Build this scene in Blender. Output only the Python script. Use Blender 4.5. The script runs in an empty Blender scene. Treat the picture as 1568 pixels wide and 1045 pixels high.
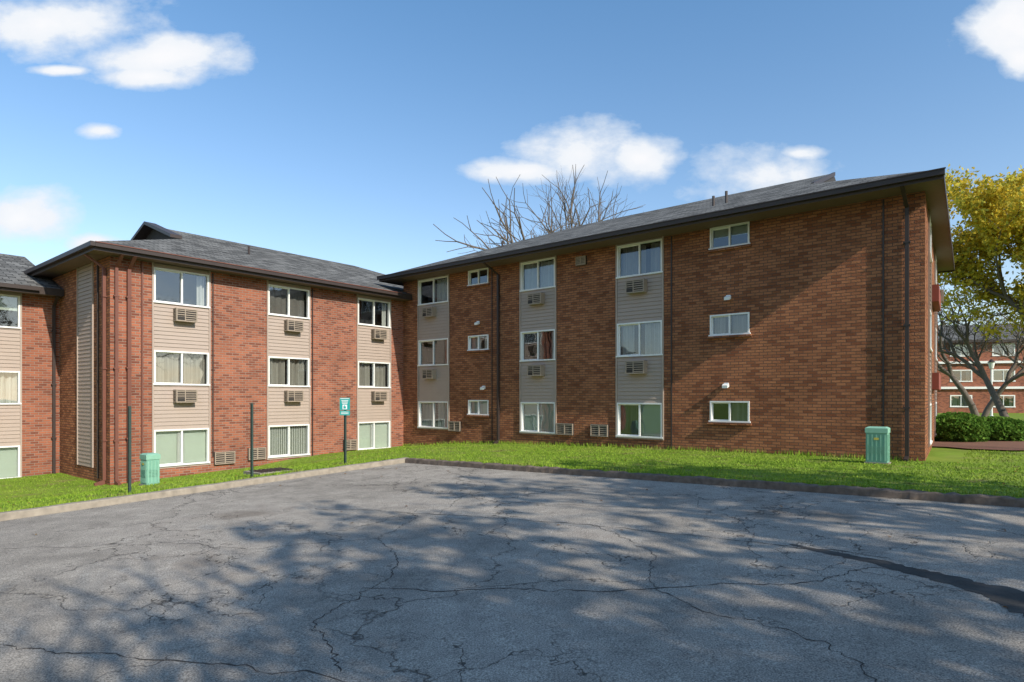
import bpy, math, random
from mathutils import Vector, noise
random.seed(7)
R=random.Random(11)
CX,CY=-3.0,17.4
E1=(0.7752,-0.6317); E2=(0.6317,0.7752)
def W(a,b,z): return (CX+a*E1[0]+b*E2[0], CY+a*E1[1]+b*E2[1], z)
def L(X,Y):
    x=X-CX;y=Y-CY
    return (x*E1[0]+y*E1[1], x*E2[0]+y*E2[1])
scene=bpy.context.scene
COL=scene.collection
# ---------------------------------------------------------------- materials
class NT:
    def __init__(s,name):
        s.m=bpy.data.materials.new(name); s.m.use_nodes=True
        s.t=s.m.node_tree; s.t.nodes.clear()
        s.out=s.n('ShaderNodeOutputMaterial')
    def n(s,typ,**kw):
        nd=s.t.nodes.new(typ)
        for k,v in kw.items():
            if k in nd.inputs.keys(): nd.inputs[k].default_value=v
            else: setattr(nd,k,v)
        return nd
    def l(s,a,b): s.t.links.new(a,b)
    def math(s,op,a,b=None,clamp=False):
        nd=s.n('ShaderNodeMath'); nd.operation=op; nd.use_clamp=clamp
        for i,v in enumerate((a,b)):
            if v is None: continue
            if isinstance(v,(int,float)): nd.inputs[i].default_value=v
            else: s.l(v,nd.inputs[i])
        return nd.outputs[0]
    def mix(s,fac,c1,c2,blend='MIX'):
        nd=s.n('ShaderNodeMixRGB'); nd.blend_type=blend
        for i,v in enumerate((fac,c1,c2)):
            if isinstance(v,(int,float)): nd.inputs[i].default_value=v
            elif isinstance(v,tuple): nd.inputs[i].default_value=(v+(1,))[:4]
            else: s.l(v,nd.inputs[i])
        return nd.outputs[0]
    def noise(s,vec,scale,detail=3,rough=.55):
        nd=s.n('ShaderNodeTexNoise'); nd.inputs['Scale'].default_value=scale
        nd.inputs['Detail'].default_value=detail; nd.inputs['Roughness'].default_value=rough
        if vec is not None: s.l(vec,nd.inputs['Vector'])
        return nd.outputs[0]
    def ramp(s,fac,p0,p1,c0=(0,0,0),c1=(1,1,1)):
        nd=s.n('ShaderNodeValToRGB'); s.l(fac,nd.inputs[0])
        e=nd.color_ramp.elements; e[0].position=p0; e[1].position=p1
        e[0].color=c0+(1,); e[1].color=c1+(1,)
        return nd.outputs[0]
    def bsdf(s,col,rough=.8,bump=None,bstr=.3,bdist=.01,spec=.3,metal=0):
        p=s.n('ShaderNodeBsdfPrincipled')
        if isinstance(col,tuple): p.inputs['Base Color'].default_value=(col+(1,))[:4]
        else: s.l(col,p.inputs['Base Color'])
        if isinstance(rough,(int,float)): p.inputs['Roughness'].default_value=rough
        else: s.l(rough,p.inputs['Roughness'])
        p.inputs['Specular IOR Level'].default_value=spec
        p.inputs['Metallic'].default_value=metal
        if bump is not None:
            b=s.n('ShaderNodeBump'); b.inputs['Strength'].default_value=bstr; b.inputs['Distance'].default_value=bdist
            s.l(bump,b.inputs['Height']); s.l(b.outputs[0],p.inputs['Normal'])
        s.l(p.outputs[0],s.out.inputs[0])
        return p
    def pos(s): return s.n('ShaderNodeNewGeometry').outputs['Position']
    def uv(s): return s.n('ShaderNodeTexCoord').outputs['UV']

def plain(name,col,rough=.7,var=.15,scale=6,spec=.3,metal=0):
    t=NT(name); p=t.pos(); n=t.noise(p,scale,2)
    c=t.mix(n,tuple(x*(1-var) for x in col),tuple(min(1,x*(1+var)) for x in col))
    t.bsdf(c,rough,spec=spec,metal=metal); return t.m

def brick_mat(name,c1,c2,mort,clink=(.42,.36,.38),rough_bump=.0,bd=.010):
    t=NT(name); uv=t.uv(); p=t.pos()
    b=t.n('ShaderNodeTexBrick'); t.l(uv,b.inputs['Vector'])
    b.inputs['Color1'].default_value=c1+(1,); b.inputs['Color2'].default_value=c2+(1,)
    b.inputs['Mortar'].default_value=mort+(1,)
    b.inputs['Scale'].default_value=1; b.inputs['Mortar Size'].default_value=.010
    b.inputs['Mortar Smooth'].default_value=.3; b.inputs['Bias'].default_value=-.1
    b.inputs['Brick Width'].default_value=.235; b.inputs['Row Height'].default_value=.082
    b2=t.n('ShaderNodeTexBrick'); t.l(uv,b2.inputs['Vector'])
    b2.inputs['Color1'].default_value=(1,1,1,1); b2.inputs['Color2'].default_value=clink+(1,)
    b2.inputs['Mortar'].default_value=(1,1,1,1); b2.inputs['Scale'].default_value=1
    b2.inputs['Mortar Size'].default_value=.010; b2.inputs['Bias'].default_value=-.5
    b2.inputs['Brick Width'].default_value=.235; b2.inputs['Row Height'].default_value=.082
    c=t.mix(.9,b.outputs[0],b2.outputs[0],'MULTIPLY')
    big=t.noise(p,.8,3,.6); c=t.mix(1.0,c,t.ramp(big,.3,.7,(.82,.82,.82),(1.15,1.13,1.11)),'MULTIPLY')
    h=t.math('SUBTRACT',1.0,b.outputs[1])
    if rough_bump: h=t.math('ADD',h,t.math('MULTIPLY',t.noise(p,38,2,.6),rough_bump))
    t.bsdf(c,.9,bump=h,bstr=1.0,bdist=bd,spec=.1); return t.m
M={}
M['brickR']=brick_mat('brick_brown',(.53,.225,.110),(.38,.145,.075),(.16,.105,.08),rough_bump=4.2,bd=.018)
M['brickL']=brick_mat('brick_red',(.37,.130,.074),(.245,.082,.052),(.31,.23,.185),(.34,.34,.42),.5)
M['siding']=plain('siding_tan',(.40,.315,.262),.6,.06,3)
M['frame']=plain('frame_white',(.80,.79,.76),.4,.04)
M['trim']=plain('trim_brown',(.050,.036,.032),.45,.15)
M['pipe']=plain('pipe_brown',(.17,.065,.045),.5,.12)
M['soffit']=plain('soffit_brown',(.17,.115,.09),.7,.08)
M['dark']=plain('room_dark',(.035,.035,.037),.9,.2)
M['curtain']=plain('curtain_white',(.60,.59,.56),.9,.12)
M['curtain_b']=plain('curtain_beige',(.38,.35,.31),.9,.15)
M['shade']=plain('shade_pale',(.58,.62,.54),.9,.08,2)
M['blind']=plain('blind_grey',(.20,.18,.165),.8,.15)
M['acbody']=plain('ac_tan',(.34,.27,.21),.6,.08)
M['acdark']=plain('ac_dark',(.04,.034,.03),.7,.1)
M['metal_dark']=plain('post_green_steel',(.035,.06,.05),.5,.3,30)
M['utility']=plain('utility_green',(.18,.38,.28),.55,.14,9)
M['utility_lid']=plain('utility_green_light',(.24,.46,.34),.55,.14,9)
M['white']=plain('white_paint',(.8,.8,.78),.5,.04)
M['sign_teal']=plain('sign_teal',(.02,.33,.30),.4,.05)
M['yellow']=plain('yellow_label',(.6,.5,.1),.5,.05)
M['gablet']=plain('gablet_dark',(.05,.045,.045),.8,.2)
M['red_balcony']=plain('balcony_red',(.26,.07,.05),.6,.1)
M['crack']=plain('crack_tar',(.06,.052,.045),.9,.5,20)

def glass():
    t=NT('window_glass'); tr=t.n('ShaderNodeBsdfTransparent'); tr.inputs[0].default_value=(.80,.84,.83,1)
    g=t.n('ShaderNodeBsdfGlossy'); g.inputs['Roughness'].default_value=.02; g.inputs[0].default_value=(.9,.95,1,1)
    f=t.n('ShaderNodeFresnel'); f.inputs[0].default_value=1.5
    n=t.noise(t.pos(),1.5,1); b=t.n('ShaderNodeBump'); b.inputs['Strength'].default_value=.08; b.inputs['Distance'].default_value=.05
    t.l(n,b.inputs['Height']); t.l(b.outputs[0],g.inputs['Normal'])
    fac=t.math('ADD',t.math('MULTIPLY',f.outputs[0],1.5),.08,True)
    m=t.n('ShaderNodeMixShader'); t.l(fac,m.inputs[0]); t.l(tr.outputs[0],m.inputs[1]); t.l(g.outputs[0],m.inputs[2])
    t.l(m.outputs[0],t.out.inputs[0]); return t.m
M['glass']=glass()

def shingles():
    t=NT('roof_shingles'); uv=t.uv(); p=t.pos()
    b=t.n('ShaderNodeTexBrick'); t.l(uv,b.inputs['Vector'])
    b.inputs['Color1'].default_value=(.20,.195,.185,1); b.inputs['Color2'].default_value=(.085,.083,.08,1)
    b.inputs['Mortar'].default_value=(.03,.03,.03,1); b.inputs['Scale'].default_value=1
    b.inputs['Mortar Size'].default_value=.014; b.inputs['Brick Width'].default_value=.42; b.inputs['Row Height'].default_value=.19
    n=t.noise(p,1.6,4,.65); c=t.mix(1.0,b.outputs[0],t.ramp(n,.3,.7,(.75,.75,.75),(1.25,1.25,1.25)),'MULTIPLY')
    h=t.math('SUBTRACT',1.0,b.outputs[1]); t.bsdf(c,.95,bump=h,bstr=.6,bdist=.02,spec=.05); return t.m
M['roof']=shingles()

def asphalt():
    t=NT('asphalt'); p=t.pos()
    n1=t.noise(p,.35,4,.6); n2=t.noise(p,2.2,4,.75); n3=t.noise(p,75,2,.8)
    c=t.ramp(n1,.3,.7,(.27,.24,.21),(.45,.40,.355))
    c=t.mix(1.0,c,t.ramp(n2,.3,.7,(.74,.74,.74),(1.18,1.18,1.16)),'MULTIPLY')
    c=t.mix(1.0,c,t.ramp(n3,.34,.68,(.42,.42,.42),(1.55,1.55,1.5)),'MULTIPLY')
    st=t.ramp(t.math('ADD',n1,t.math('MULTIPLY',n2,.25)),.70,.80); c=t.mix(t.math('MULTIPLY',st,.6),c,(.11,.083,.062))
    def warp(scale,amt):
        nn=t.n('ShaderNodeTexNoise'); nn.inputs['Scale'].default_value=scale; nn.inputs['Detail'].default_value=4; nn.inputs['Roughness'].default_value=.7
        t.l(p,nn.inputs['Vector'])
        s=t.n('ShaderNodeVectorMath',operation='SUBTRACT'); t.l(nn.outputs[1],s.inputs[0]); s.inputs[1].default_value=(.5,.5,.5)
        m=t.n('ShaderNodeVectorMath',operation='SCALE'); t.l(s.outputs[0],m.inputs[0]); m.inputs['Scale'].default_value=amt
        a=t.n('ShaderNodeVectorMath',operation='ADD'); t.l(p,a.inputs[0]); t.l(m.outputs[0],a.inputs[1]); return a.outputs[0]
    wv=warp(1.1,1.2)
    def crack(scale,w,lo,hi,vec,mask):
        v=t.n('ShaderNodeTexVoronoi'); v.feature='DISTANCE_TO_EDGE'; v.inputs['Scale'].default_value=scale; t.l(vec,v.inputs['Vector'])
        k=t.ramp(v.outputs[0],w*.25,w,(1,1,1),(0,0,0))
        m=t.ramp(mask,lo,hi); return t.math('MULTIPLY',k,m)
    k1=crack(.28,.0050,.36,.46,wv,t.noise(p,.3,1))
    k2=crack(1.1,.012,.48,.56,wv,t.noise(p,.4,2))
    k=t.math('MAXIMUM',k1,k2)
    c=t.mix(t.math('MULTIPLY',k,.8),c,(.04,.035,.03))
    h=t.math('SUBTRACT',n3,t.math('MULTIPLY',k,1.5))
    t.bsdf(c,.9,bump=h,bstr=.6,bdist=.012,spec=.08); return t.m
M['asphalt']=asphalt()
def sealed(name,c1,c2,c3):
    t=NT(name); p=t.pos(); n3=t.noise(p,70,2,.8); n=t.noise(p,3,4)
    c=t.mix(n3,c1,c2); c=t.mix(t.ramp(n,.4,.7,(0,0,0),(.5,.5,.5)),c,c3)
    t.bsdf(c,.9,spec=.1); return t.m
M['sealed']=sealed('asphalt_dark',(.035,.033,.031),(.11,.10,.09),(.15,.135,.12))
def grassm(name,blade):
    t=NT(name); p=t.pos(); n1=t.noise(p,.6,3,.6)
    if blade:
        g=t.n('ShaderNodeNewGeometry'); r=g.outputs['Random Per Island']
        c=t.mix(r,(.11,.21,.015),(.28,.38,.045))
    else:
        n2=t.noise(p,14,4,.75); c=t.mix(n2,(.08,.15,.014),(.24,.33,.04))
    c=t.mix(t.ramp(n1,.45,.75,(0,0,0),(.45,.45,.45)),c,(.33,.38,.07))
    c=t.mix(t.ramp(t.noise(p,1.6,4,.7),.54,.70,(0,0,0),(.75,.75,.75)),c,(.22,.17,.085))
    t.bsdf(c,.9,spec=.1); return t.m
M['grass']=grassm('grass_ground',False); M['blade']=grassm('grass_blades',True)
M['concrete']=plain('curb_concrete',(.30,.255,.20),.9,.45,7)
M['curbdark']=plain('curb_asphalt',(.15,.115,.09),.95,.7,9)
M['mulch']=plain('mulch',(.19,.095,.06),.95,.6,25)
def bark(name,c1,c2):
    t=NT(name); n=t.noise(t.pos(),12,2,.7); t.bsdf(t.mix(n,c1,c2),.9); return t.m
M['bark']=bark('bark_grey',(.08,.062,.05),(.22,.18,.15))
def leafm(name,cols):
    t=NT(name); g=t.n('ShaderNodeNewGeometry'); r=g.outputs['Random Per Island']
    nd=t.n('ShaderNodeValToRGB'); t.l(r,nd.inputs[0]); e=nd.color_ramp.elements
    e[0].color=cols[0]+(1,); e[1].color=cols[-1]+(1,)
    for i,cc in enumerate(cols[1:-1]):
        x=e.new((i+1)/(len(cols)-1)); x.color=cc+(1,)
    p=t.n('ShaderNodeBsdfDiffuse'); t.l(nd.outputs[0],p.inputs[0])
    tr=t.n('ShaderNodeBsdfTranslucent'); t.l(nd.outputs[0],tr.inputs[0])
    m=t.n('ShaderNodeMixShader'); m.inputs[0].default_value=.35; t.l(p.outputs[0],m.inputs[1]); t.l(tr.outputs[0],m.inputs[2])
    t.l(m.outputs[0],t.out.inputs[0]); return t.m
M['leaf_y']=leafm('leaves_yellow',[(.55,.37,.04),(.75,.56,.06),(.42,.42,.08),(.68,.52,.08)])
M['leaf_g']=leafm('leaves_green',[(.05,.12,.02),(.12,.24,.035),(.09,.17,.03),(.18,.30,.05)])
M['leaf_o']=leafm('leaves_olive',[(.14,.12,.07),(.28,.22,.10),(.18,.19,.09),(.34,.26,.12)])
M['leaf_b']=leafm('leaves_fallen',[(.20,.08,.025),(.32,.16,.05),(.14,.06,.03),(.36,.22,.06)])
# ---------------------------------------------------------------- mesh builder
Z=Vector((0,0,1))
class MB:
    def __init__(s): s.v=[];s.f=[];s.m=[];s.mats=[]
    def mi(s,mat):
        if mat not in s.mats: s.mats.append(mat)
        return s.mats.index(mat)
    def face(s,pts,mat):
        i=len(s.v); s.v+=pts; s.f.append(tuple(range(i,i+len(pts)))); s.m.append(s.mi(mat))
    def hexa(s,c,mat):
        i=len(s.v); s.v+=c; k=s.mi(mat)
        for q in ((0,3,2,1),(4,5,6,7),(0,1,5,4),(1,2,6,5),(2,3,7,6),(3,0,4,7)):
            s.f.append(tuple(i+j for j in q)); s.m.append(k)
    def box(s,a0,a1,b0,b1,z0,z1,mat):
        s.hexa([W(a0,b0,z0),W(a1,b0,z0),W(a1,b1,z0),W(a0,b1,z0),W(a0,b0,z1),W(a1,b0,z1),W(a1,b1,z1),W(a0,b1,z1)],mat)
    def fbox(s,F,u0,u1,d0,d1,z0,z1,mat):
        s.hexa([F(u0,d0,z0),F(u1,d0,z0),F(u1,d1,z0),F(u0,d1,z0),F(u0,d0,z1),F(u1,d0,z1),F(u1,d1,z1),F(u0,d1,z1)],mat)
    def tube(s,p0,p1,r0,r1,n,mat,cap=False):
        p0=Vector(p0);p1=Vector(p1);d=(p1-p0)
        if d.length<1e-6:return
        d.normalize(); x=d.orthogonal().normalized(); y=d.cross(x)
        i=len(s.v)
        for p,r in ((p0,r0),(p1,r1)):
            for k in range(n):
                t=2*math.pi*k/n; s.v.append(tuple(p+x*(r*math.cos(t))+y*(r*math.sin(t))))
        kk=s.mi(mat)
        for k in range(n):
            j=(k+1)%n; s.f.append((i+k,i+j,i+n+j,i+n+k)); s.m.append(kk)
        if cap: s.f.append(tuple(i+n+k for k in range(n))); s.m.append(kk)
    def build(s,name,parent=None,smooth=False,uv=True):
        me=bpy.data.meshes.new(name); me.from_pydata(s.v,[],s.f)
        for m in s.mats: me.materials.append(M[m])
        me.polygons.foreach_set('material_index',s.m)
        if smooth: me.polygons.foreach_set('use_smooth',[True]*len(s.f))
        if uv:
            lay=me.uv_layers.new(name='UVMap'); data=lay.data
            for p in me.polygons:
                n=p.normal
                if abs(n.z)<.995:
                    t=Z.cross(n).normalized(); bt=n.cross(t)
                    if bt.z<0: bt=-bt
                else: t=Vector((1,0,0)); bt=Vector((0,1,0))
                for li in p.loop_indices:
                    c=me.vertices[me.loops[li].vertex_index].co
                    data[li].uv=(c.dot(t),c.dot(bt))
        ob=bpy.data.objects.new(name,me); COL.objects.link(ob)
        if parent: ob.parent=parent
        return ob
class Group:
    def __init__(s,name):
        s.e=bpy.data.objects.new(name,None); COL.objects.link(s.e); s.p={}
    def __getitem__(s,k):
        if k not in s.p: s.p[k]=MB()
        return s.p[k]
    def finish(s):
        for k,mb in s.p.items():
            if mb.f: mb.build(k,s.e)
# ---------------------------------------------------------------- facade tools
def wall(mb,F,u0,u1,z0,z1,holes,mat):
    us=sorted({u0,u1}|{x for h in holes for x in (h[0],h[1]) if u0<x<u1})
    zs=sorted({z0,z1}|{x for h in holes for x in (h[2],h[3]) if z0<x<z1})
    for i in range(len(us)-1):
        for j in range(len(zs)-1):
            cu=(us[i]+us[i+1])/2; cz=(zs[j]+zs[j+1])/2
            if any(h[0]<cu<h[1] and h[2]<cz<h[3] for h in holes): continue
            mb.face([F(us[i],0,zs[j]),F(us[i+1],0,zs[j]),F(us[i+1],0,zs[j+1]),F(us[i],0,zs[j+1])],mat)
def siding(mb,F,u0,u1,z0,z1,d=-.01):
    z=z0
    while z<z1-1e-4:
        zt=min(z+.125,z1)
        mb.face([F(u0,d+.028,z),F(u1,d+.028,z),F(u1,d+.006,zt),F(u0,d+.006,zt)],'siding')
        mb.face([F(u0,d,z),F(u1,d,z),F(u1,d+.028,z),F(u0,d+.028,z)],'trim')
        z=zt
def window(G,F,u0,u1,z0,z1,style,panes=2,fw=.05):
    fr=G['window_frames']; gl=G['window_glass']; rm=G['window_interiors']
    fr.fbox(F,u0,u1,-.09,.035,z1-fw,z1,'frame'); fr.fbox(F,u0-.03,u1+.03,-.09,.06,z0,z0+fw,'frame')
    fr.fbox(F,u0,u0+fw,-.088,.033,z0+fw,z1-fw,'frame'); fr.fbox(F,u1-fw,u1,-.088,.033,z0+fw,z1-fw,'frame')
    a,b=u0+fw,u1-fw; c,d=z0+fw,z1-fw
    for i in range(1,panes):
        m=a+(b-a)*i/panes
        fr.fbox(F,m-.025,m+.025,-.07,.012,c,d,'frame')
    m=(a+b)/2
    for (q0,q1,w0,w1) in ((a,m-.025,c,c+.03),(a,m-.025,d-.03,d)): fr.fbox(F,q0,q1,-.07,-.04,w0,w1,'frame')
    fr.fbox(F,a,a+.03,-.07,-.04,c+.03,d-.03,'frame')
    for i in range(panes):
        p0=a+(b-a)*i/panes+.004; p1=a+(b-a)*(i+1)/panes-.004; off=-.03 if i%2 else -.055
        gl.face([F(p0,off,c),F(p1,off,c),F(p1,off,d),F(p0,off,d)],'glass')
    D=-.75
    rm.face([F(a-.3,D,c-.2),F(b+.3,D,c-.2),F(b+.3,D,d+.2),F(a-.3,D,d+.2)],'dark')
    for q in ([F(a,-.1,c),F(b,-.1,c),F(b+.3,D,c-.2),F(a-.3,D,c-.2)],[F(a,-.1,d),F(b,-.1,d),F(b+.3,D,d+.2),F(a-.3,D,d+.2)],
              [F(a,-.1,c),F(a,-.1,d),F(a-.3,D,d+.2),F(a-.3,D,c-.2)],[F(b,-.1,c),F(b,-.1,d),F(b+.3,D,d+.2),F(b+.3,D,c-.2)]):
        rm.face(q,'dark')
    def pleat(x0,x1,mat,step=.05,amp=.05,dd=-.2,zb=None):
        zb=c if zb is None else zb
        n=max(2,int((x1-x0)/step)); ph=R.random()*6
        pts=[(x0+(x1-x0)*i/n, dd+amp*math.sin(ph+i*1.9)+amp*.5*math.sin(i*.7)) for i in range(n+1)]
        for i in range(n):
            rm.face([F(pts[i][0],pts[i][1],zb),F(pts[i+1][0],pts[i+1][1],zb),F(pts[i+1][0]+R.uniform(-.01,.01),pts[i+1][1],d),F(pts[i][0],pts[i][1],d)],mat)
    w=b-a
    cm='curtain' if R.random()<.5 else 'curtain_b'
    if style=='C': 
        g=a+w*R.uniform(.35,.65); e=R.uniform(.03,.09); pleat(a,g-e,cm); pleat(g+e,b,cm)
    elif style=='H': pleat(a+w*.52,b,cm)
    elif style=='E': pleat(a,a+w*.32,cm); pleat(a+w*.55,b,cm)
    elif style=='S':
        rm.face([F(a,-.12,c),F(b,-.12,c),F(b,-.12,d),F(a,-.12,d)],'shade')
        pleat(m-.12,m+.12,'curtain',dd=-.095,amp=.012,step=.03)
    elif style=='Q':
        rm.face([F(a+w*.48,-.12,c),F(b,-.12,c),F(b,-.12,d),F(a+w*.48,-.12,d)],'shade'); pleat(a,a+w*.4,'blind')
    elif style=='B': pleat(a,b,'blind',step=.09,amp=.03)
    elif style=='V':
        n=int(w/.075)
        for i in range(n):
            x=a+w*(i+.1)/n; rm.face([F(x,-.12,c),F(x+.064,-.14,c),F(x+.064,-.14,d),F(x,-.12,d)],'curtain')
    elif style=='T':
        rm.face([F(a,-.12,c+(d-c)*.55),F(b,-.12,c+(d-c)*.55),F(b,-.12,d),F(a,-.12,d)],'shade')
    elif style=='D':
        pleat(b-w*.16,b,'curtain')
def ac(G,F,uc,zc,w=.62,h=.40,dep=.26):
    m=G['air_conditioners']; u0,u1,z0,z1=uc-w/2,uc+w/2,zc-h/2,zc+h/2
    m.fbox(F,u0,u1,-.02,dep-.03,z0,z1,'acbody')
    t=.035
    m.fbox(F,u0,u1,dep-.03,dep,z1-t,z1,'acbody'); m.fbox(F,u0,u1,dep-.03,dep,z0,z0+t,'acbody')
    m.fbox(F,u0,u0+t,dep-.03,dep,z0+t,z1-t,'acbody'); m.fbox(F,u1-t,u1,dep-.03,dep,z0+t,z1-t,'acbody')
    m.fbox(F,u0+t,u1-t,dep-.03,dep-.02,z0+t,z1-t,'acdark')
    n=5
    for i in range(n):
        z=z0+t+(h-2*t)*(i+.5)/n
        m.fbox(F,u0+t,u1-t,dep-.02,dep-.002,z-.013,z+.013,'acbody')
    m.fbox(F,u0+w*.40,u0+w*.44,dep-.02,dep+.002,z0+t,z1-t,'acbody')
    m.fbox(F,u0+t,u0+w*.40,dep-.02,dep-.001,z0+t,z0+h*.35,'acdark')
    for k in range(7):
        zz=z0+.06+k*(h-.12)/6
        m.fbox(F,u0-.004,u0,.05,dep-.07,zz-.010,zz+.010,'acdark')
def basevent(G,F,u0,u1,zc,h=.4):
    m=G['wall_vents']; z0,z1=zc-h/2,zc+h/2
    m.fbox(F,u0,u1,-.02,.06,z0,z1,'acdark')
    t=.03
    m.fbox(F,u0,u1,.06,.10,z1-t,z1,'acbody');m.fbox(F,u0,u1,.06,.10,z0,z0+t,'acbody')
    m.fbox(F,u0,u0+t,.06,.10,z0+t,z1-t,'acbody');m.fbox(F,u1-t,u1,.06,.10,z0+t,z1-t,'acbody')
    mid=(u0+u1)/2; m.fbox(F,mid-.02,mid+.02,.06,.10,z0+t,z1-t,'acbody')
    for i in range(5):
        z=z0+t+(h-2*t)*(i+.5)/5; m.fbox(F,u0+t,u1-t,.06,.085,z-.014,z+.014,'acbody')
def spout(G,F,u,z0,z1,mat='trim',w=.085,dep=.085,eave=.5):
    m=G['downspouts']; m.fbox(F,u-w/2,u+w/2,.02,.02+dep,z0,z1-.35,mat)
    m.hexa([F(u-w/2,.02,z1-.35),F(u+w/2,.02,z1-.35),F(u+w/2,.02+dep,z1-.35),F(u-w/2,.02+dep,z1-.35),
            F(u-w/2,eave,z1-.02),F(u+w/2,eave,z1-.02),F(u+w/2,eave+dep,z1-.02),F(u-w/2,eave+dep,z1-.02)],mat)
    for zz in (z0+1.2,(z0+z1)/2,z1-1.2): m.fbox(F,u-w/2-.03,u+w/2+.03,.003,.03+dep,zz-.02,zz+.02,mat)
    m.hexa([F(u-w/2,.05,z0-.12),F(u+w/2,.05,z0-.12),F(u+w/2,.32,z0-.16),F(u-w/2,.32,z0-.16),
            F(u-w/2,.05,z0+.02),F(u+w/2,.05,z0+.02),F(u+w/2,.32,z0-.06),F(u-w/2,.32,z0-.06)],mat)
def column(G,F,u0,u1,zb,zt,wins,styles,side=.03):
    s=G['siding']; cuts=[zb]+[x for w in wins for x in w]+[zt]
    for i in range(0,len(cuts),2):
        if cuts[i+1]-cuts[i]>.02: siding(s,F,u0+.05,u1-.05,cuts[i],cuts[i+1])
    s.fbox(F,u0-.0,u0+.05,-.02,.04,zb,zt,'siding'); s.fbox(F,u1-.05,u1,-.02,.04,zb,zt,'siding')
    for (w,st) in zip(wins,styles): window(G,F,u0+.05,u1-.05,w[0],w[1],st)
    return (u0,u1,zb,zt)
# ================================================================= RIGHT BUILDING
G=Group('brick_apartment_building')
FR=lambda u,d,z: W(u,6.7-d,z)
WR=[(.60,1.73),(3.24,4.36),(5.86,6.95)]
cols=[(-6.84,-4.93,['C','D','H']),(-1.20,.475,['S','D','C']),(2.90,4.62,['Q','E','C'])]
holes=[]
for u0,u1,st in cols: holes.append(column(G,FR,u0,u1,.55,7.02,WR,st))
small=[(-3.85,-2.77,[(1.2,1.8,'S'),(3.77,4.37,'C'),(6.37,6.99,'D')]),(6.12,7.29,[(1.17,1.8,'H'),(3.74,4.38,'E'),(6.34,7.0,'T')])]
for u0,u1,ws in small:
    for z0,z1,st in ws:
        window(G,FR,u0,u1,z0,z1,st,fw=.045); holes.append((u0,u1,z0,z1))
        G['sills'].fbox(FR,u0-.06,u1+.06,.0,.09,z0-.07,z0-.002,'brickR')
wall(G['walls'],FR,-7.8,11.54,-1.5,7.02,holes,'brickR')
FEnd=lambda u,d,z: W(11.54-.062*u+d,6.7+u,z)
eh=[]
for (u0,u1) in ((2.0,3.6),(7.6,9.4)): eh.append(column(G,FEnd,u0,u1,.55,7.02,WR,['S','C','C']))
wall(G['walls'],FEnd,0,11.4,-1.5,7.02,eh,'brickR')
for z in (1.95,4.6):
    G['balconies'].fbox(FEnd,4.2,7.0,.0,.2,z+.2,z+.7,'red_balcony')
ac(G,FEnd,8.5,5.5)
FRL=lambda u,d,z: W(-7.8-d,u,z)
wall(G['walls'],FRL,6.7,18.1,-1.5,7.02,[],'brickR')
wall(G['walls'],lambda u,d,z:W(u,18.1+d,z),-7.8,10.85,-1.5,7.02,[],'brickR')
for zc in (5.50,2.88):
    ac(G,FR,-6.0,zc); ac(G,FR,-.35,zc); ac(G,FR,3.72,zc,w=.66,h=.42)
basevent(G,FR,-4.9,-4.25,.72); basevent(G,FR,.52,1.22,.78); basevent(G,FR,1.95,2.62,.78)
spout(G,FR,-2.23,.25,6.98,eave=.85); spout(G,FR,11.17,.45,6.98,eave=.85)
G['downspouts'].fbox(FR,10.63,10.67,.003,.03,.3,6.96,'trim'); G['downspouts'].fbox(FR,4.86,4.90,.003,.03,.2,6.96,'trim')
G['downspouts'].fbox(FR,-2.6,-2.57,.003,.03,.1,6.96,'trim')
def flood(G,F,u,z):
    m=G['wall_lights']; m.fbox(F,u-.06,u+.06,.003,.05,z-.05,z+.06,'white')
    m.hexa([F(u-.09,.05,z-.06),F(u+.09,.05,z-.06),F(u+.08,.16,z-.10),F(u-.08,.16,z-.10),F(u-.09,.05,z+.03),F(u+.09,.05,z+.03),F(u+.08,.17,z-.02),F(u-.08,.17,z-.02)],'white')
flood(G,FR,6.68,4.87); flood(G,FR,6.62,2.28); flood(G,FR,-3.3,4.87); flood(G,FR,-3.0,2.3)
basevent(G,FR,1.35,1.75,6.65,.3)
def ringfascia(G,pts,z0,z1,mat='trim'):
    for i in range(len(pts)):
        p=pts[i];q=pts[(i+1)%len(pts)]
        G['fascia'].face([W(p[0],p[1],z0),W(q[0],q[1],z0),W(q[0],q[1],z1),W(p[0],p[1],z1)],mat)
ze=7.17; s=.39; a0,a1,a1f,b0,b1=-8.3,12.0,11.35,5.75,18.9; br=12.4; zr=ze+s*(br-b0)
r=G['roof']; ag=8.3; hg=ze+s*(a1-ag); t=(hg-ze)/s
r.face([W(a0,b0,ze),W(a1,b0,ze),W(ag,b0+t,hg),W(ag,br,zr),W(a0+6.4,br,zr)],'roof')
r.face([W(a1,b0,ze),W(a1f,b1,ze),W(ag,b1-t,hg),W(ag,b0+t,hg)],'roof')
r.face([W(a0,b1,ze),W(a1f,b1,ze),W(ag,b1-t,hg),W(ag,br,zr),W(a0+6.4,br,zr)],'roof')
r.face([W(a0,b0,ze),W(a0,b1,ze),W(a0+6.4,br,zr)],'roof')
r.face([W(ag,b0+t,hg),W(ag,b1-t,hg),W(ag,br,zr)],'gablet')
G['roof_trim'].hexa([W(ag-.02,b0+t,hg-.12),W(ag+.06,b0+t,hg-.12),W(ag+.06,br,zr-.1),W(ag-.02,br,zr-.1),
   W(ag-.02,b0+t,hg+.03),W(ag+.06,b0+t,hg+.03),W(ag+.06,br,zr+.03),W(ag-.02,br,zr+.03)],'trim')
ringfascia(G,[(a0,b0),(a1,b0),(a1f,b1),(a0,b1)],ze-.22,ze-.004)
G['soffit'].face([W(a,b,ze-.17) for a,b in ((a0+.01,b0+.01),(a1-.01,b0+.01),(a1f-.01,b1-.01),(a0+.01,b1-.01))],'soffit')
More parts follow.
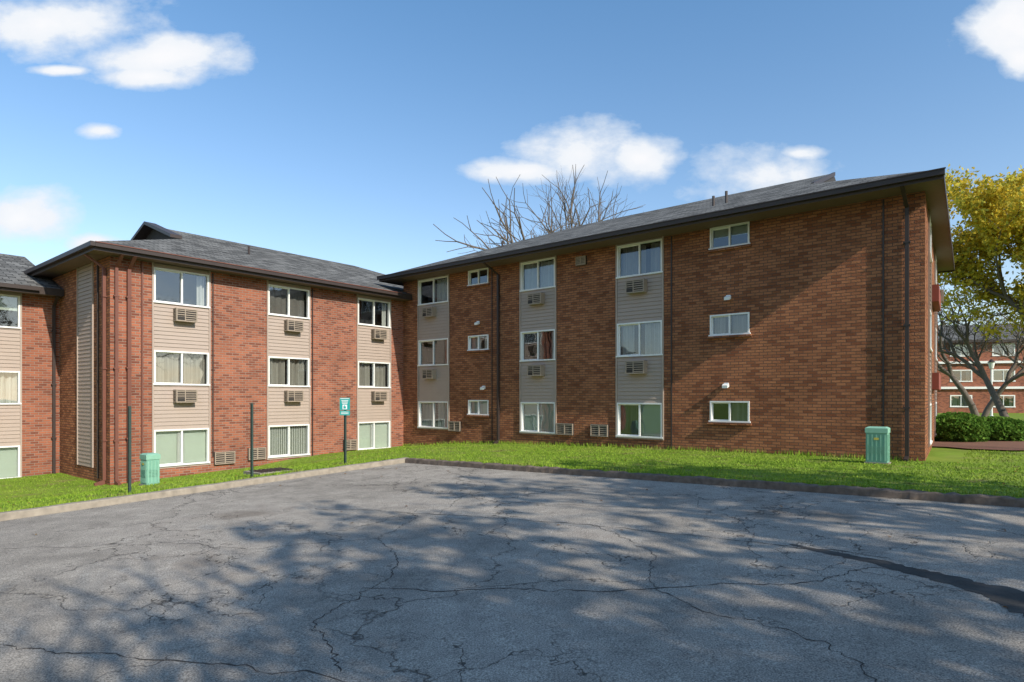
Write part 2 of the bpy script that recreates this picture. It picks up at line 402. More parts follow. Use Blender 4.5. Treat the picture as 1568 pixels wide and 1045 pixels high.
G['gutters'].box(a0,a1+.02,b0-.12,b0-.004,ze-.15,ze-.02,'trim'); 
G['gutters'].box(a0,a1+.04,b0-.14,b0-.10,ze-.035,ze-.01,'trim')
for (a,b,h) in ((5.6,8.3,.32),(5.95,8.5,.38),(-4.0,9.0,.25)):
    z=ze+s*(b-b0); G['roof_vents'].tube(W(a,b,z-.1),W(a,b,z+h),.045,.045,10,'trim',True)
G.finish()
# ================================================================= LEFT BUILDING
G=Group('brick_apartment_building')
FL=lambda u,d,z: W(-7.8+d,u,z)
WL=[(-.30,.88),(2.30,3.40),(4.90,6.02)]
cols=[(-3.61,-1.79,['S','C','D']),(.24,2.02,['V','C','B']),(4.19,5.98,['S','C','D'])]
holes=[]
for u0,u1,st in cols: holes.append(column(G,FL,u0,u1,-.36,6.16,WL,st))
wall(G['walls'],FL,-4.77,7.2,-1.9,6.16,holes,'brickL')
wall(G['walls'],FL,7.2,14.2,-1.9,6.16,[],'brickL')
FE=lambda u,d,z: W(u,-4.77-d,z)
siding(G['siding'],FE,-10.62,-9.25,-.3,6.16); G['siding'].fbox(FE,-10.67,-10.62,-.02,.04,-.3,6.16,'siding'); G['siding'].fbox(FE,-9.25,-9.2,-.02,.04,-.3,6.16,'siding')
wall(G['walls'],FE,-19.4,-7.8,-1.9,6.16,[(-10.67,-9.2,-.3,6.16)],'brickR')
wall(G['walls'],lambda u,d,z:W(u,14.2+d,z),-19.4,-7.8,-1.9,6.16,[],'brickL')
wall(G['walls'],lambda u,d,z:W(-19.4-d,u,z),-4.77,14.2,-1.9,6.16,[],'brickL')
for zc in (4.57,1.95):
    for u in (-2.65,1.25,5.25): ac(G,FL,u,zc,w=.66,h=.42)
basevent(G,FL,-1.67,-.97,-.16,.42); basevent(G,FL,-.48,.17,-.10,.42); basevent(G,FL,3.52,4.14,-.02,.42)
spout(G,FL,-4.62,-.6,6.16,'pipe'); spout(G,FL,-4.28,-.55,6.16,'pipe',w=.1,dep=.1)
G['downspouts'].fbox(FL,-3.92,-3.87,.003,.05,-.6,6.1,'pipe'); G['downspouts'].fbox(FL,2.1,2.13,.003,.04,-.5,6.1,'trim')
G['downspouts'].fbox(FL,-1.72,-1.69,.003,.04,-.1,6.1,'trim')
spout(G,FE,-8.1,-.6,6.16,'pipe'); G['downspouts'].fbox(FE,-8.77,-8.72,.003,.05,-.6,6.1,'trim')
ze=6.38; s=.375; A1=-7.2; A0=-20.0; ar=-13.6; B0=-5.37; B1=14.8; zr=ze+s*6.4; bg=-1.3; hg=ze+s*(bg-B0); t=(hg-ze)/s
r=G['roof']
r.face([W(A1,B0,ze),W(A1,B1,ze),W(ar,B1-6.4,zr),W(ar,bg,zr),W(A1-t,bg,hg)],'roof')
r.face([W(A0,B0,ze),W(A0,B1,ze),W(ar,B1-6.4,zr),W(ar,bg,zr),W(A0+t,bg,hg)],'roof')
r.face([W(A1,B0,ze),W(A0,B0,ze),W(A0+t,bg,hg),W(A1-t,bg,hg)],'roof')
r.face([W(A1,B1,ze),W(A0,B1,ze),W(ar,B1-6.4,zr)],'roof')
r.face([W(A1-t,bg,hg),W(A0+t,bg,hg),W(ar,bg,zr)],'gablet')
for sx in (1,-1):
    ax=ar+sx*(6.4-t+.1)
    G['roof_trim'].hexa([W(ax,bg-.4,hg-.02),W(ax,bg+.02,hg-.02),W(ar,bg+.02,zr),W(ar,bg-.4,zr),
      W(ax,bg-.4,hg+.1),W(ax,bg+.02,hg+.1),W(ar,bg+.02,zr+.12),W(ar,bg-.4,zr+.12)],'trim')
ringfascia(G,[(A1,B0),(A1,B1),(A0,B1),(A0,B0)],ze-.24,ze-.004)
G['soffit'].face([W(a,b,ze-.215) for a,b in ((A1-.01,B0+.01),(A1-.01,B1-.01),(A0+.01,B1-.01),(A0+.01,B0+.01))],'soffit')
G['gutters'].box(A1+.004,A1+.12,B0,6.0,ze-.15,ze-.02,'trim'); G['gutters'].box(A1+.10,A1+.14,B0,6.0,ze-.035,ze-.01,'pipe')
G['gutters'].box(A0,A1+.12,B0-.12,B0-.004,ze-.15,ze-.02,'trim')
G['roof_vents'].tube(W(-10.5,1.0,ze+1.1),W(-10.5,1.0,ze+1.55),.045,.045,10,'trim',True)
G.finish()
# ================================================================= WEST WING
G=Group('brick_apartment_building')
FW=lambda u,d,z: W(-12.6+d,u,z)
WW=[(-.80,.30),(1.67,2.78),(4.20,5.30)]
holes=[column(G,FW,-7.72,-5.83,-.85,5.4,WW,['S','C','T']),column(G,FW,-12.5,-10.7,-.85,5.4,WW,['C','D','C'])]
wall(G['walls'],FW,-22,-4.77,-2,5.4,holes,'brickL')
wall(G['walls'],lambda u,d,z:W(u,-22-d,z),-22,-12.6,-2,5.4,[],'brickL')
for zc in (3.85,1.25): ac(G,FW,-6.9,zc)
spout(G,FW,-4.95,-.7,5.4,'trim')
ze=5.6; ar=-16.8; zr=ze+s*(4.8)
G['roof'].face([W(-12,-22.4,ze),W(-12,-4.8,ze),W(ar,-4.8,zr),W(ar,-22.4,zr)],'roof')
G['roof'].face([W(-21.6,-22.4,ze),W(-21.6,-4.8,ze),W(ar,-4.8,zr),W(ar,-22.4,zr)],'roof')
ringfascia(G,[(-12,-22.4),(-12,-4.8),(-21.6,-4.8),(-21.6,-22.4)],ze-.24,ze-.004)
G['soffit'].face([W(a,b,ze-.215) for a,b in ((-12.01,-22.3),(-12.01,-4.8),(-21.5,-4.8),(-21.5,-22.3))],'soffit')
G['gutters'].box(-11.996,-11.88,-22.4,-5.5,ze-.15,ze-.02,'trim')
G.finish()
# ================================================================= DISTANT BUILDING
G=Group('brick_apartment_building')
def FD(u,d,z):
    a,b=L(42+u*.97,62-u*.25-d); return W(a,b,z)
holes=[]
for i in range(9):
    u=1.5+i*3.6
    for k,z in enumerate((.9,3.4,5.9)):
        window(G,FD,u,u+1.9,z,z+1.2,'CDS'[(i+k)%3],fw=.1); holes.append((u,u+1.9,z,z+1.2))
wall(G['walls'],FD,0,34,-1,7.4,holes,'brickL')
wall(G['walls'],lambda u,d,z:FD(0,-u,z),0,12,-1,7.4,[],'brickL')
for z in (2.7,5.2): G['balconies'].fbox(FD,0,34,.02,.25,z,z+.22,'frame')
G['roof'].face([FD(-.6,.6,7.5),FD(34.6,.6,7.5),FD(34.6,-6,9.6),FD(-.6,-6,9.6)],'roof')
G['roof'].fbox(FD,-.6,34.6,.45,.6,7.25,7.49,'trim')
G.finish()
# ================================================================= GROUND
def plane(a,b):
    a=max(-30,min(40,a)); b=max(-30,min(30,b)); return .075+.0188*a+.0281*b
def interp(x,pts):
    if x<=pts[0][0]: return pts[0][1]
    for (x0,y0),(x1,y1) in zip(pts,pts[1:]):
        if x<=x1: return y0+(y1-y0)*(x-x0)/(x1-x0)
    return pts[-1][1]
baseR=lambda a: interp(a,[(-7.8,-.22),(-4.8,.08),(3,.24),(7,.31),(12,.34),(40,.5)])
baseL=lambda b: interp(b,[(-14,-1.0),(-4.77,-.72),(0,-.55),(6,-.32),(7,-.22)])
sm=lambda x:(lambda t:t*t*(3-2*t))(max(0,min(1,x)))
def lawn(a,b):
    a2=max(a,-7.8); 
    hR=(1-sm(b/6.7))*(plane(max(a2,0),0)+.115)+sm(b/6.7)*baseR(a2)
    hL=(1-sm(-a/7.8))*(plane(0,min(b,0))+.115)+sm(-a/7.8)*baseL(b)
    if a>=0: return hR
    if b<=0: return hL
    return (hR*b-hL*a)/(b-a)
def ground(a,b):
    if a>=0 and b<=0: return plane(a,b)-.03
    h=lawn(a,b)
    if -14<a<20 and -14<b<9: h+=.02*noise.noise(Vector((a*.8,b*.8,0)))*min(1,max(-a,b)/.6)
    return h
def rng(x0,x1,st):
    n=max(1,int(round((x1-x0)/st))); return [x0+(x1-x0)*i/n for i in range(n)]
al=[-900,-400,-200,-100,-50,-30,-20]+rng(-14,-.15,.4)+[-.15]+rng(0,26,.5)+[26,32,40,60,100,200,400,900]
bl=[-900,-400,-200,-100,-60,-45,-30]+rng(-22,0,.5)+[0,.15]+rng(.5,9,.4)+[9,12,16,22,30,45,70,120,250,500,900]
vs=[W(a,b,ground(a,b)) for b in bl for a in al]; n=len(al)
me=bpy.data.meshes.new('ground'); fs=[(j*n+i,j*n+i+1,(j+1)*n+i+1,(j+1)*n+i) for j in range(len(bl)-1) for i in range(n-1)]
me.from_pydata(vs,[],fs); me.materials.append(M['grass']); 
for p in me.polygons: p.use_smooth=True
ob=bpy.data.objects.new('ground',me); COL.objects.link(ob)
mb=MB()
for i in range(0,40,2):
    for j in range(-30,0,2): mb.face([W(i,j,plane(i,j)),W(i+2,j,plane(i+2,j)),W(i+2,j+2,plane(i+2,j+2)),W(i,j+2,plane(i,j+2))],'asphalt')
mb.build('parking_lot',uv=False)
def curb(name,pts,mat,top,jag,w=.16):
    mb=MB(); prev=None
    for (p,q) in pts:
        j1=R.uniform(-jag,jag); j2=R.uniform(-jag,jag); j3=R.uniform(-jag,jag)
        zp=plane(*p); 
        dx,dy=(q[0]-p[0],q[1]-p[1])
        row=[W(p[0]-dx*.1*j3/.02 if jag else p[0],p[1]-dy*.1*j3/.02 if jag else p[1],zp-.05),
             W(p[0]+dx*.12,p[1]+dy*.12,zp+top-.02+j1),W(p[0]+dx*.22,p[1]+dy*.22,zp+top+j1),W(q[0],q[1],zp+top+j2),W(q[0]+dx*.02,q[1]+dy*.02,zp-.06)]
        if prev:
            for k in range(4): mb.face([prev[k],row[k],row[k+1],prev[k+1]],mat)
        prev=row
    return mb.build(name,uv=False)
curb('curb',[((a,0.0),(a,.19)) for a in [i*.11 for i in range(0,330)]],'curbdark',.125,.018)
curb('curb',[((0,-b),(-.19,-b)) for b in [i*.3-.19 for i in range(0,95)]],'concrete',.125,.006)
def at(X,Y,dz=.0): 
    a,b=L(X,Y); return (X,Y,plane(a,b)+dz)
def ribbon(name,path,mat,sub=8,jit=0,j0=.8,j1=1.2,dz=.004,damp=.9):
    mb=MB(); pr=None; pp=[]
    for i in range(len(path)-1):
        for k in range(sub):
            f=k/sub; (p,w),(q,w2)=path[i],path[i+1]; pp.append((p[0]+(q[0]-p[0])*f,p[1]+(q[1]-p[1])*f,w+(w2-w)*f))
    off=0
    for i,(x,y,w) in enumerate(pp):
        q=pp[min(i+1,len(pp)-1)]; p=pp[max(i-1,0)]; dx,dy=q[0]-p[0],q[1]-p[1]; l_=math.hypot(dx,dy) or 1; nx,ny=-dy/l_,dx/l_
        off=off*damp+R.gauss(0,jit); x+=nx*off; y+=ny*off
        e1=w*R.uniform(j0,j1); e2=w*R.uniform(j0,j1); row=(at(x-nx*e1,y-ny*e1,dz),at(x+nx*e2,y+ny*e2,dz))
        if pr: mb.face([pr[0],pr[1],row[1],row[0]],mat)
        pr=row
    mb.build(name,uv=False)
ribbon('asphalt_patch',[((3.30,7.35),.03),((3.55,6.95),.07),((3.85,6.5),.10),((4.1,6.0),.14),((4.3,5.5),.2),((4.4,5.0),.33),((4.5,4.4),.45),((4.7,3.4),.5),((5,1.5),.5)],'sealed',10,.008,.75,1.2)
def crk(pts,w=.007): ribbon('pavement_crack',[(p,w) for p in pts],'crack',34,.022,.05,1.4,.0035,.93)
crk([(-3.4,10.7),(-1.2,9.9),(1.07,8.8),(4.15,6.6)],.009)
crk([(-1.5,9.6),(-1.75,8.3),(-1.3,6.6),(-1.7,5.3),(-1.2,4.3)])
crk([(-1.5,6.2),(.4,5.85),(2.9,6.0),(3.9,6.2)],.009)
crk([(-6.5,6.2),(-4.0,4.9),(-1.75,4.35),(.6,3.9)])
crk([(1.07,8.8),(1.6,7.2),(1.3,5.9),(2.4,4.6),(2.2,3.5)],.006)
crk([(-1.75,8.3),(-3.2,7.9),(-4.9,8.6),(-7,8.4)],.006)
crk([(-1.2,9.9),(-.6,12.5),(-1.6,15.5)],.006)
def patch(name,X,Y,rx,ry,mat,dz=.004,fn=None,rot=0,seed=0):
    mb=MB(); pts=[]
    for k in range(40):
        t=2*math.pi*k/40; r_=1+.28*noise.noise(Vector((math.cos(t)*1.5+seed,math.sin(t)*1.5,seed)))+.06*R.uniform(-1,1)
        x=rx*r_*math.cos(t); y=ry*r_*math.sin(t)
        x,y=x*math.cos(rot)-y*math.sin(rot),x*math.sin(rot)+y*math.cos(rot)
        a,b=L(X+x,Y+y); pts.append((X+x,Y+y,fn(a,b)+dz))
    c=(X,Y,fn(*L(X,Y))+dz)
    for k in range(40): mb.face([c,pts[k],pts[(k+1)%40]],mat)
    mb.build(name,uv=False)
patch('mulch_bed',18.0,20.0,5.4,2.5,'mulch',.045,ground,.1,4)
vs=[];fs=[]
def blades(n,a0,a1,b0,b1,h=.032):
    for _ in range(n):
        a=R.uniform(a0,a1); b=R.uniform(b0,b1)
        if a>-.2 and b<.2: continue
        z=ground(a,b)-.004; x,y,_z=W(a,b,z); t=R.uniform(0,6.28); w=R.uniform(.008,.016); hh=h*R.uniform(.5,1.4)
        if ((x-18)/5)**2+((y-20)/2.2)**2<1: continue
        cx,sx=math.cos(t)*w,math.sin(t)*w; i=len(vs)
        vs.extend([(x-cx,y-sx,z),(x+cx,y+sx,z),(x+R.uniform(-.03,.03),y+R.uniform(-.03,.03),z+hh)]); fs.append((i,i+1,i+2))
blades(46000,0.2,19,.2,6.6); blades(9000,-7.7,0.2,.2,6.6); blades(24000,-7.7,-.2,-10,.2); blades(6000,-12.5,-7.7,-10,-4.85)
blades(9000,12.2,20,6.6,15,.045)
blades(2000,.2,19,.18,.42,.07); blades(1500,-.42,-.18,-10,0,.07); blades(1600,-7.7,11.4,6.55,6.68,.12)
me=bpy.data.meshes.new('lawn_grass'); me.from_pydata(vs,[],fs); me.materials.append(M['blade'])
COL.objects.link(bpy.data.objects.new('lawn_grass',me))
mb=MB()
for i in range(420):
    if i<50: a=R.uniform(0,20)**1.0; b=-abs(R.gauss(0,5)); 
    elif i<260: a=R.uniform(0,20); b=R.uniform(.2,6.5)
    else: a=R.uniform(-7.6,-.3); b=R.uniform(-9,3)
    z=(plane(a,b)+.008) if (a>0 and b<0) else ground(a,b)+.03
    x,y,_=W(a,b,z); t=R.uniform(0,6.28); w=R.uniform(.014,.028); l_=w*1.4; c,s_=math.cos(t),math.sin(t)
    q=[]
    for (u,v,h) in ((-l_,0,0),(0,-w,R.uniform(0,.015)),(l_,0,R.uniform(0,.02)),(0,w,R.uniform(0,.015))): q.append((x+u*c-v*s_,y+u*s_+v*c,z+h))
    mb.face(q,'leaf_b')
mb.build('fallen_leaves',uv=False)
# ================================================================= STREET FURNITURE
def post(name,a,b,ztop,sign=False):
    z0=ground(a,b)-.1; G=Group(name); m=G['post']
    m.box(a-.03,a+.03,b-.012,b+.012,z0,ztop,'metal_dark'); m.box(a-.03,a-.018,b-.03,b-.012,z0,ztop,'metal_dark'); m.box(a+.018,a+.03,b-.03,b-.012,z0,ztop,'metal_dark')
    if sign:
        x,y,_=W(a,b,0); yy=y-.06
        def plate(x0,x1,z0,z1,y0,y1,mat,mb): 
            mb.hexa([(x0,y0,z0),(x1,y0,z0),(x1,y1,z0),(x0,y1,z0),(x0,y0,z1),(x1,y0,z1),(x1,y1,z1),(x0,y1,z1)],mat)
        pl=G['sign_plate']; T=ztop
        plate(x-.135,x+.135,T-.30,T+.02,yy-.004,yy,'sign_teal',pl); plate(x-.135,x+.135,T-.44,T-.32,yy-.004,yy,'sign_teal',pl)
        tx=G['sign_legend']
        plate(x-.118,x+.118,T-.012,T+.004,yy-.008,yy-.0045,'white',tx)
        for k in range(3): plate(x-.09+.01*k,x+.09-.01*k,T-.065-k*.035,T-.048-k*.035,yy-.008,yy-.0045,'white',tx)
        plate(x-.06,x+.06,T-.28,T-.16,yy-.008,yy-.0045,'white',tx)
        plate(x-.035,x+.03,T-.262,T-.205,yy-.011,yy-.0085,'sign_teal',tx); plate(x-.02,x+.0,T-.205,T-.175,yy-.011,yy-.0085,'sign_teal',tx)
        for k in range(2): plate(x-.1,x+.1,T-.365-k*.04,T-.35-k*.04,yy-.008,yy-.0045,'white',tx)
        m.box(a-.02,a+.02,b-.05,b-.03,T-.1,T-.08,'metal_dark')
    else:
        for k in range(8): m.box(a-.006,a+.006,b-.0135,b-.0122,z0+.5+k*.15,z0+.512+k*.15,'white')
    G.finish()
post('steel_post',-.42,-6.8,1.74); post('steel_post',-.42,-4.25,1.78); post('parking_sign',-.42,-1.68,1.88,True)
def pedestal(a,b,w,h):
    z=ground(a,b)-.03; G=Group('utility_pedestal'); m=G['cabinet']; d=w*.8
    m.box(a-w/2-.03,a+w/2+.03,b-d/2-.03,b+d/2+.03,z-.1,z+.06,'concrete')
    m.box(a-w/2,a+w/2,b-d/2,b+d/2,z+.06,z+h-.14,'utility')
    m.box(a-w/2-.015,a+w/2+.015,b-d/2-.015,b+d/2+.015,z+h-.14,z+h-.03,'utility_lid')
    c=[W(a-w/2-.015,b-d/2-.015,z+h-.03),W(a+w/2+.015,b-d/2-.015,z+h-.03),W(a+w/2+.015,b+d/2+.015,z+h-.03),W(a-w/2-.015,b+d/2+.015,z+h-.03),
       W(a-w/2+.04,b-d/2+.04,z+h),W(a+w/2-.04,b-d/2+.04,z+h),W(a+w/2-.04,b+d/2-.04,z+h),W(a-w/2+.04,b+d/2-.04,z+h)]
    m.hexa(c,'utility_lid')
    g=G['ribs']
    for k in range(5):
        u=a-w/2+w*(k+.5)/5; g.box(u-.012,u+.012,b-d/2-.012,b-d/2,z+.1,z+h-.18,'utility_lid')
    for k in range(4):
        v=b-d/2+d*(k+.5)/4; g.box(a+w/2,a+w/2+.012,v-.012,v+.012,z+.1,z+h-.18,'utility_lid')
    for k in range(5):
        zz=z+h*.32+k*.035; g.box(a-w*.38,a+w*.38,b-d/2-.015,b-d/2-.0125,zz,zz+.012,'utility'); g.box(a+w/2+.0125,a+w/2+.015,b-d*.36,b+d*.36,zz,zz+.012,'utility')
    g.box(a-.05,a+.05,b-d/2-.016,b-d/2-.013,z+h*.66,z+h*.72,'yellow')
    G.finish()
pedestal(-2.9,-5.5,.36,.80); pedestal(10.72,5.4,.44,.90)
G=Group('storm_drain'); z=lawn(-1.1,-3.4)+.02
G['frame'].box(-1.5,-.7,-3.9,-2.9,z-.1,z+.02,'concrete')
for k in range(8): G['grate'].box(-1.4,-.8,-3.8+k*.11,-3.75+k*.11,z+.02,z+.04,'trim')
G.finish()
G=Group('street_lamp'); X,Y=38.6,50.0
G['pole'].tube((X,Y,0),(X,Y,4.2),.09,.06,12,'white'); G['pole'].tube((X,Y,0),(X,Y,.4),.18,.14,12,'white',True)
G['lantern'].tube((X,Y,4.2),(X,Y,4.7),.14,.24,12,'white',True); G['lantern'].tube((X,Y,4.7),(X,Y,4.95),.28,.05,12,'trim',True)
G.finish()
# ================================================================= TREES
def grow(seed,H,spread=.55,levels=6,kids=3,r0=.2,gn=.16,up=.12,first=.28):
    rr=random.Random(seed); mb=MB(); tips=[]
    def rec(p,d,l,r,lev):
        n=3 if lev<4 else 2; q=p
        for i in range(n):
            d=(d+Vector((rr.gauss(0,gn),rr.gauss(0,gn),rr.gauss(0,gn*.6)+up*(.5 if lev else 0)))).normalized()
            e=q+d*(l/n); ra=r*(1-.35*i/n); rb=r*(1-.35*(i+1)/n)
            mb.tube(q,e,ra,rb,(8,7,6,5,4,3,3,3)[lev],'bark'); 
            if lev>=2: tips.append((e,lev))
            if i<n-1 and lev>=1 and rr.random()<.5 and lev<levels:
                sd=(d+Vector((rr.gauss(0,1),rr.gauss(0,1),rr.gauss(.1,.6))).normalized()*.9).normalized(); rec(e,sd,l*.6,rb*.5,lev+1)
            q=e
        if lev<levels:
            k=kids if lev<levels-1 else 2
            off=rr.uniform(0,6.28)
            for j in range(k):
                x=d.orthogonal().normalized(); y=d.cross(x); t=off+2*math.pi*j/k+rr.gauss(0,.3)
                sp=spread*rr.uniform(.6,1.35)
                nd=(d+(x*math.cos(t)+y*math.sin(t))*sp).normalized()
                rec(q,nd,l*rr.uniform(.62,.86),r*.65*rr.uniform(.55,.85)*1.25,lev+1)
    rec(Vector((0,0,-.2)),Vector((0,0,1)),H*first,r0,0)
    zmax=max(v[2] for v in mb.v)
    sc=H/zmax; mb.v=[(v[0]*sc,v[1]*sc,v[2]*sc) for v in mb.v]; tips=[(e*sc,l) for e,l in tips]
    return mb,tips
def mesh_of(mb,name):
    me=bpy.data.meshes.new(name); me.from_pydata(mb.v,[],mb.f)
    for m in mb.mats: me.materials.append(M[m])
    me.polygons.foreach_set('material_index',mb.m); me.polygons.foreach_set('use_smooth',[True]*len(mb.f)); return me
def place(me,name,X,Y,z,rot=0,sc=1):
    o=bpy.data.objects.new(name,me); COL.objects.link(o); o.location=(X,Y,z); o.rotation_euler=(0,0,rot); o.scale=(sc,sc,sc); return o
def leaf(mb,p,sz,rr,mat):
    n=Vector((rr.gauss(0,1),rr.gauss(0,1),rr.gauss(0,1)))
    if n.length<.01: n=Vector((0,0,1))
    n.normalize(); x=n.orthogonal().normalized(); y=n.cross(x); t=rr.uniform(0,6.28); u=(x*math.cos(t)+y*math.sin(t))*sz; v=n.cross(u.normalized())*sz*.6
    mb.face([tuple(p-u),tuple(p-v),tuple(p+u),tuple(p+v)],mat)
tA,_=grow(3,15,levels=6,kids=3,r0=.27); meA=mesh_of(tA,'bare_tree_mesh')
tB,_=grow(8,13,levels=5,kids=3,r0=.24,spread=.65); meB=mesh_of(tB,'bare_tree_mesh_b')
place(meA,'bare_tree',4.0,46,0,.4,1.32)
place(meB,'bare_tree',8.0,48,0,2.4,1.40)
def leafy(name,seed,H,X,Y,z,mat,n,sz,bias,spread=.6,rot=0):
    mb,tips=grow(seed,H,spread=spread,levels=5,kids=3,r0=.24); rr=random.Random(seed)
    G=bpy.data.objects.new(name,None); COL.objects.link(G); G.location=(X,Y,z); G.rotation_euler=(0,0,rot)
    m1=mesh_of(mb,'trunk')
    o=bpy.data.objects.new('trunk',m1); COL.objects.link(o); o.parent=G
    lb=MB(); tl=[t for t,l in tips if l>=3]
    cnt=0
    while cnt<n:
        t=rr.choice(tl)
        pr_=bias(t.z/H)*(.35+1.3*max(0,noise.noise(t*.55+Vector((seed,0,0)))+.35))
        if rr.random()>pr_: cnt+=.15; continue
        for _ in range(6):
            leaf(lb,t+Vector((rr.gauss(0,.24),rr.gauss(0,.24),rr.gauss(0,.22))),sz*rr.uniform(.6,1.3),rr,mat); cnt+=1
    m2=mesh_of(lb,'foliage')
    o=bpy.data.objects.new('foliage',m2); COL.objects.link(o); o.parent=G
    return m1,m2
thin=leafy('thinning_autumn_tree',31,13,*W(24,-4.5,0)[:2],.3,'leaf_o',3000,.19,lambda h:.5)
def again(a,b,rot,sc):
    G=bpy.data.objects.new('thinning_autumn_tree',None); COL.objects.link(G); x,y,_=W(a,b,0); G.location=(x,y,plane(a,b)-.1); G.rotation_euler=(0,0,rot); G.scale=(sc,)*3
    for nm,m_ in (('trunk',thin[0]),('foliage',thin[1])):
        o=bpy.data.objects.new(nm,m_); COL.objects.link(o); o.parent=G
for a,b,ro,sc in [(27,-9.5,1.2,1.0),(22.5,-15,2.5,.95),(36,-8,3.6,1.25),(30,-15,4.4,1.05),(38,-14.5,5.2,1.15),(20.5,-20,.4,.9)]: again(a,b,ro,sc)
for i,(a,b,me_,ro,sc) in enumerate([(31,-3.2,meB,5,.9),(22.0,-10.5,meB,1.7,.70),(25,2.0,meB,.5,.42)]):
    x,y,_=W(a,b,0); place(me_,'bare_tree',x,y,plane(a,b)-.1,ro,sc)
leafy('yellow_leaved_tree',21,15.3,30.9,35.5,.2,'leaf_y',60000,.12,lambda h:.06+1.2*max(0,(h-.30)/.42))
leafy('yellow_leaved_tree',5,14.5,37.5,40,.2,'leaf_y',30000,.13,lambda h:.08+1.0*max(0,(h-.35)/.5),rot=1.0)
place(meB,'bare_tree',30.5,38,.1,.7,.75); place(meB,'bare_tree',39,52,.1,1.7,.9); place(meB,'bare_tree',46,54,.1,2.7,.9)
place(meB,'bare_tree',34,45,.1,4.7,.7); place(meB,'bare_tree',*W(24,8.5,0)[:2],.4,4.7,.8)
mb=MB(); rr=random.Random(4)
for c in range(70):
    ang=rr.uniform(.45,1.05); d=rr.uniform(95,140); X=math.sin(ang)*d; Y=math.cos(ang)*d; H=rr.uniform(8,15)
    mb.tube((X,Y,-1),(X,Y,H*.6),.3,.15,5,'bark')
    for k in range(260):
        t=rr.uniform(0,6.28); r_=rr.random()**.5*4.5; h=rr.random()
        leaf(mb,Vector((X+math.cos(t)*r_,Y+math.sin(t)*r_,H*(.15+.85*h)*(1-.06*r_))),.5*rr.uniform(.5,1.2),rr,'leaf_o')
me=mesh_of(mb,'distant_trees'); COL.objects.link(bpy.data.objects.new('distant_trees',me))
def shrub(X,Y,z,rx,ry,rz,n,mat='leaf_g'):
    mb=MB(); rr=random.Random(int(X*100)); 
    G=bpy.data.objects.new('rounded_shrub',None); COL.objects.link(G)
    st=MB()
    for k in range(24):
        t=rr.uniform(0,6.28); r_=rr.uniform(.3,.85); st.tube((X,Y,z-.1),(X+rx*r_*math.cos(t),Y+ry*r_*math.sin(t),z+rz*rr.uniform(.5,1.3)),.03,.008,4,'bark')
    st.build('stems',G,uv=False)
    for k in range(n):
        v=Vector((rr.gauss(0,1),rr.gauss(0,1),rr.gauss(.2,1))).normalized()
        bmp=1+.16*noise.noise(v*3.0+Vector((X,0,0))); q=rr.uniform(.78,1.03)*bmp
        zz=z+rz*.9+v.z*rz*q
        if zz<z: zz=z+rr.uniform(0,.2)
        leaf(mb,Vector((X+v.x*rx*q,Y+v.y*ry*q,zz)),.06*rr.uniform(.6,1.3),rr,mat)
    for k in range(900):
        v=Vector((rr.gauss(0,1),rr.gauss(0,1),rr.gauss(0,1))).normalized()*rr.uniform(.2,.75)
        leaf(mb,Vector((X+v.x*rx,Y+v.y*ry,z+rz*.9+v.z*rz)),.16,rr,mat)
    mb.build('leaves',G,uv=False)
shrub(15.6,21.8,.25,.95,.9,.58,6500); shrub(17.3,22.2,.25,1.0,.95,.50,6500); shrub(20.2,23.2,.2,1.2,1.1,.5,5000); shrub(22.5,25,.2,1.3,1.1,.6,4000)
# ================================================================= CAMERA / LIGHT / WORLD
cam=bpy.data.cameras.new('camera'); co=bpy.data.objects.new('camera',cam); COL.objects.link(co)
co.location=(0,0,1.925); co.rotation_euler=(math.radians(90),0,0)
cam.lens=951/1568*36; cam.sensor_width=36; cam.shift_y=.0545; cam.clip_end=3000; cam.clip_start=.1
scene.camera=co
el=math.radians(33); g=math.radians(7.0)
h=Vector((E1[0]*math.cos(g)-E2[0]*math.sin(g),E1[1]*math.cos(g)-E2[1]*math.sin(g)))
to=Vector((h.x*math.cos(el),h.y*math.cos(el),math.sin(el)))
sl=bpy.data.lights.new('sun','SUN'); so=bpy.data.objects.new('sun',sl); COL.objects.link(so)
sl.energy=5.0; sl.angle=math.radians(.55); sl.color=(1,.93,.81); so.rotation_euler=(-to).to_track_quat('-Z','Y').to_euler(); so.location=(20,-20,30)
w=bpy.data.worlds.new('World'); scene.world=w; w.use_nodes=True
class WT(NT):
    def __init__(s,w): s.t=w.node_tree; s.t.nodes.clear(); s.out=s.n('ShaderNodeOutputWorld')
t=WT(w)
sky=t.n('ShaderNodeTexSky'); sky.sky_type='NISHITA'; sky.sun_disc=False; sky.sun_elevation=el; sky.sun_rotation=math.atan2(h.x,h.y)
sky.air_density=1.0; sky.dust_density=.6; sky.ozone_density=2.0
tc=t.n('ShaderNodeTexCoord'); sp=t.n('ShaderNodeSeparateXYZ'); t.l(tc.outputs['Generated'],sp.inputs[0])
gain=t.ramp(sp.outputs[2],.02,.55,(.94,.83,.78),(.62,.83,.90))
gs=t.mix(1.0,sky.outputs[0],gain,'MULTIPLY')
g2=t.n('ShaderNodeVectorMath',operation='SCALE'); t.l(gs,g2.inputs[0]); g2.inputs['Scale'].default_value=1.6
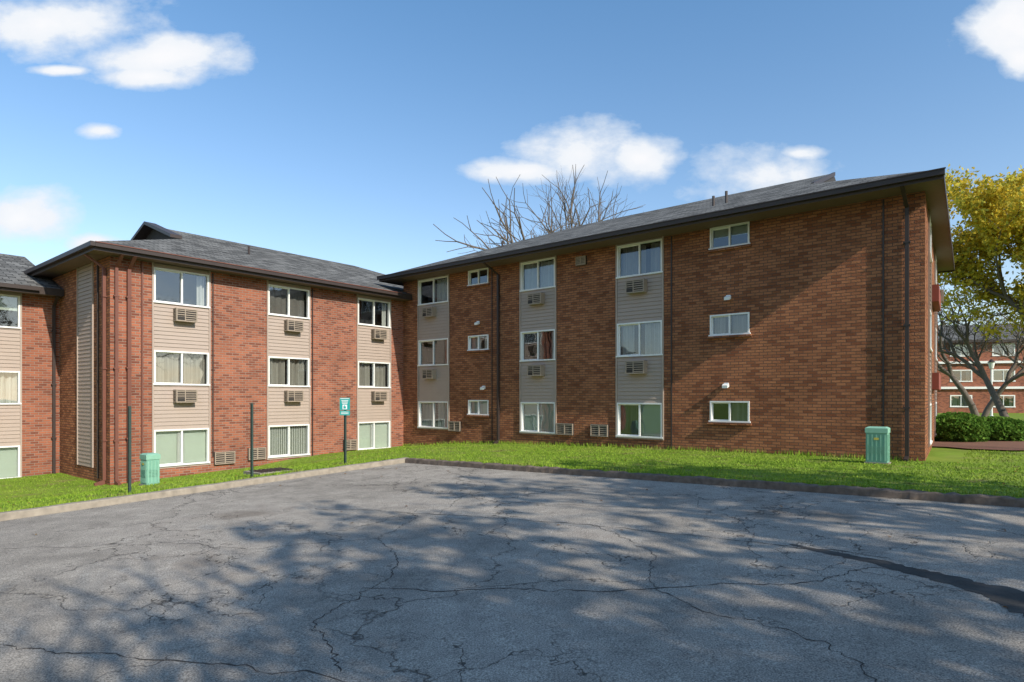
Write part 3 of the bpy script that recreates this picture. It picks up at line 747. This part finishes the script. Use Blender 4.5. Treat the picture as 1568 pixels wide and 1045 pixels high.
bgS=t.n('ShaderNodeBackground'); t.l(g2.outputs[0],bgS.inputs[0]); bgS.inputs[1].default_value=.15
yy=t.math('MAXIMUM',sp.outputs[1],.05); u=t.math('DIVIDE',sp.outputs[0],yy); v=t.math('DIVIDE',sp.outputs[2],yy)
cb=t.n('ShaderNodeCombineXYZ'); t.l(u,cb.inputs[0]); t.l(v,cb.inputs[1])
mp=t.n('ShaderNodeMapping'); mp.inputs['Scale'].default_value=(1,1.6,1); t.l(cb.outputs[0],mp.inputs[0])
nz=t.noise(mp.outputs[0],6.0,7,.6)
blobs=[(90,40,215,58),(245,85,160,52),(225,118,90,26),(157,200,44,16),(35,335,95,50),(150,372,55,18),
 (800,263,115,24),(890,235,115,62),(975,240,76,42),(1175,268,125,66),(1225,235,55,18),(1555,35,90,90),(1560,90,48,40),(95,108,60,10)]
dens=None
for (x,y,rx,ry) in blobs:
    du=t.math('MULTIPLY',t.math('SUBTRACT',u,(x-784)/951),951/rx); dv=t.math('MULTIPLY',t.math('SUBTRACT',v,(608-y)/951),951/ry)
    d=t.math('SQRT',t.math('ADD',t.math('MULTIPLY',du,du),t.math('MULTIPLY',dv,dv)))
    d=t.math('SUBTRACT',1.0,d); dens=d if dens is None else t.math('MAXIMUM',dens,d)
dens=t.math('MAXIMUM',dens,-1.0)
tot=t.math('ADD',dens,t.math('MULTIPLY',t.math('SUBTRACT',nz,.5),2.0))
fac=t.ramp(tot,.05,.60); fac=t.math('MULTIPLY',fac,.98)
cc=t.mix(t.ramp(tot,.2,1.0),(.80,.87,.95),(.98,.98,1.0))
bgC=t.n('ShaderNodeBackground'); t.l(cc,bgC.inputs[0]); bgC.inputs[1].default_value=1.0
mx=t.n('ShaderNodeMixShader'); t.l(fac,mx.inputs[0]); t.l(bgS.outputs[0],mx.inputs[1]); t.l(bgC.outputs[0],mx.inputs[2]); t.l(mx.outputs[0],t.out.inputs[0])
scene.view_settings.view_transform='Standard'; scene.view_settings.look='None'; scene.view_settings.exposure=0
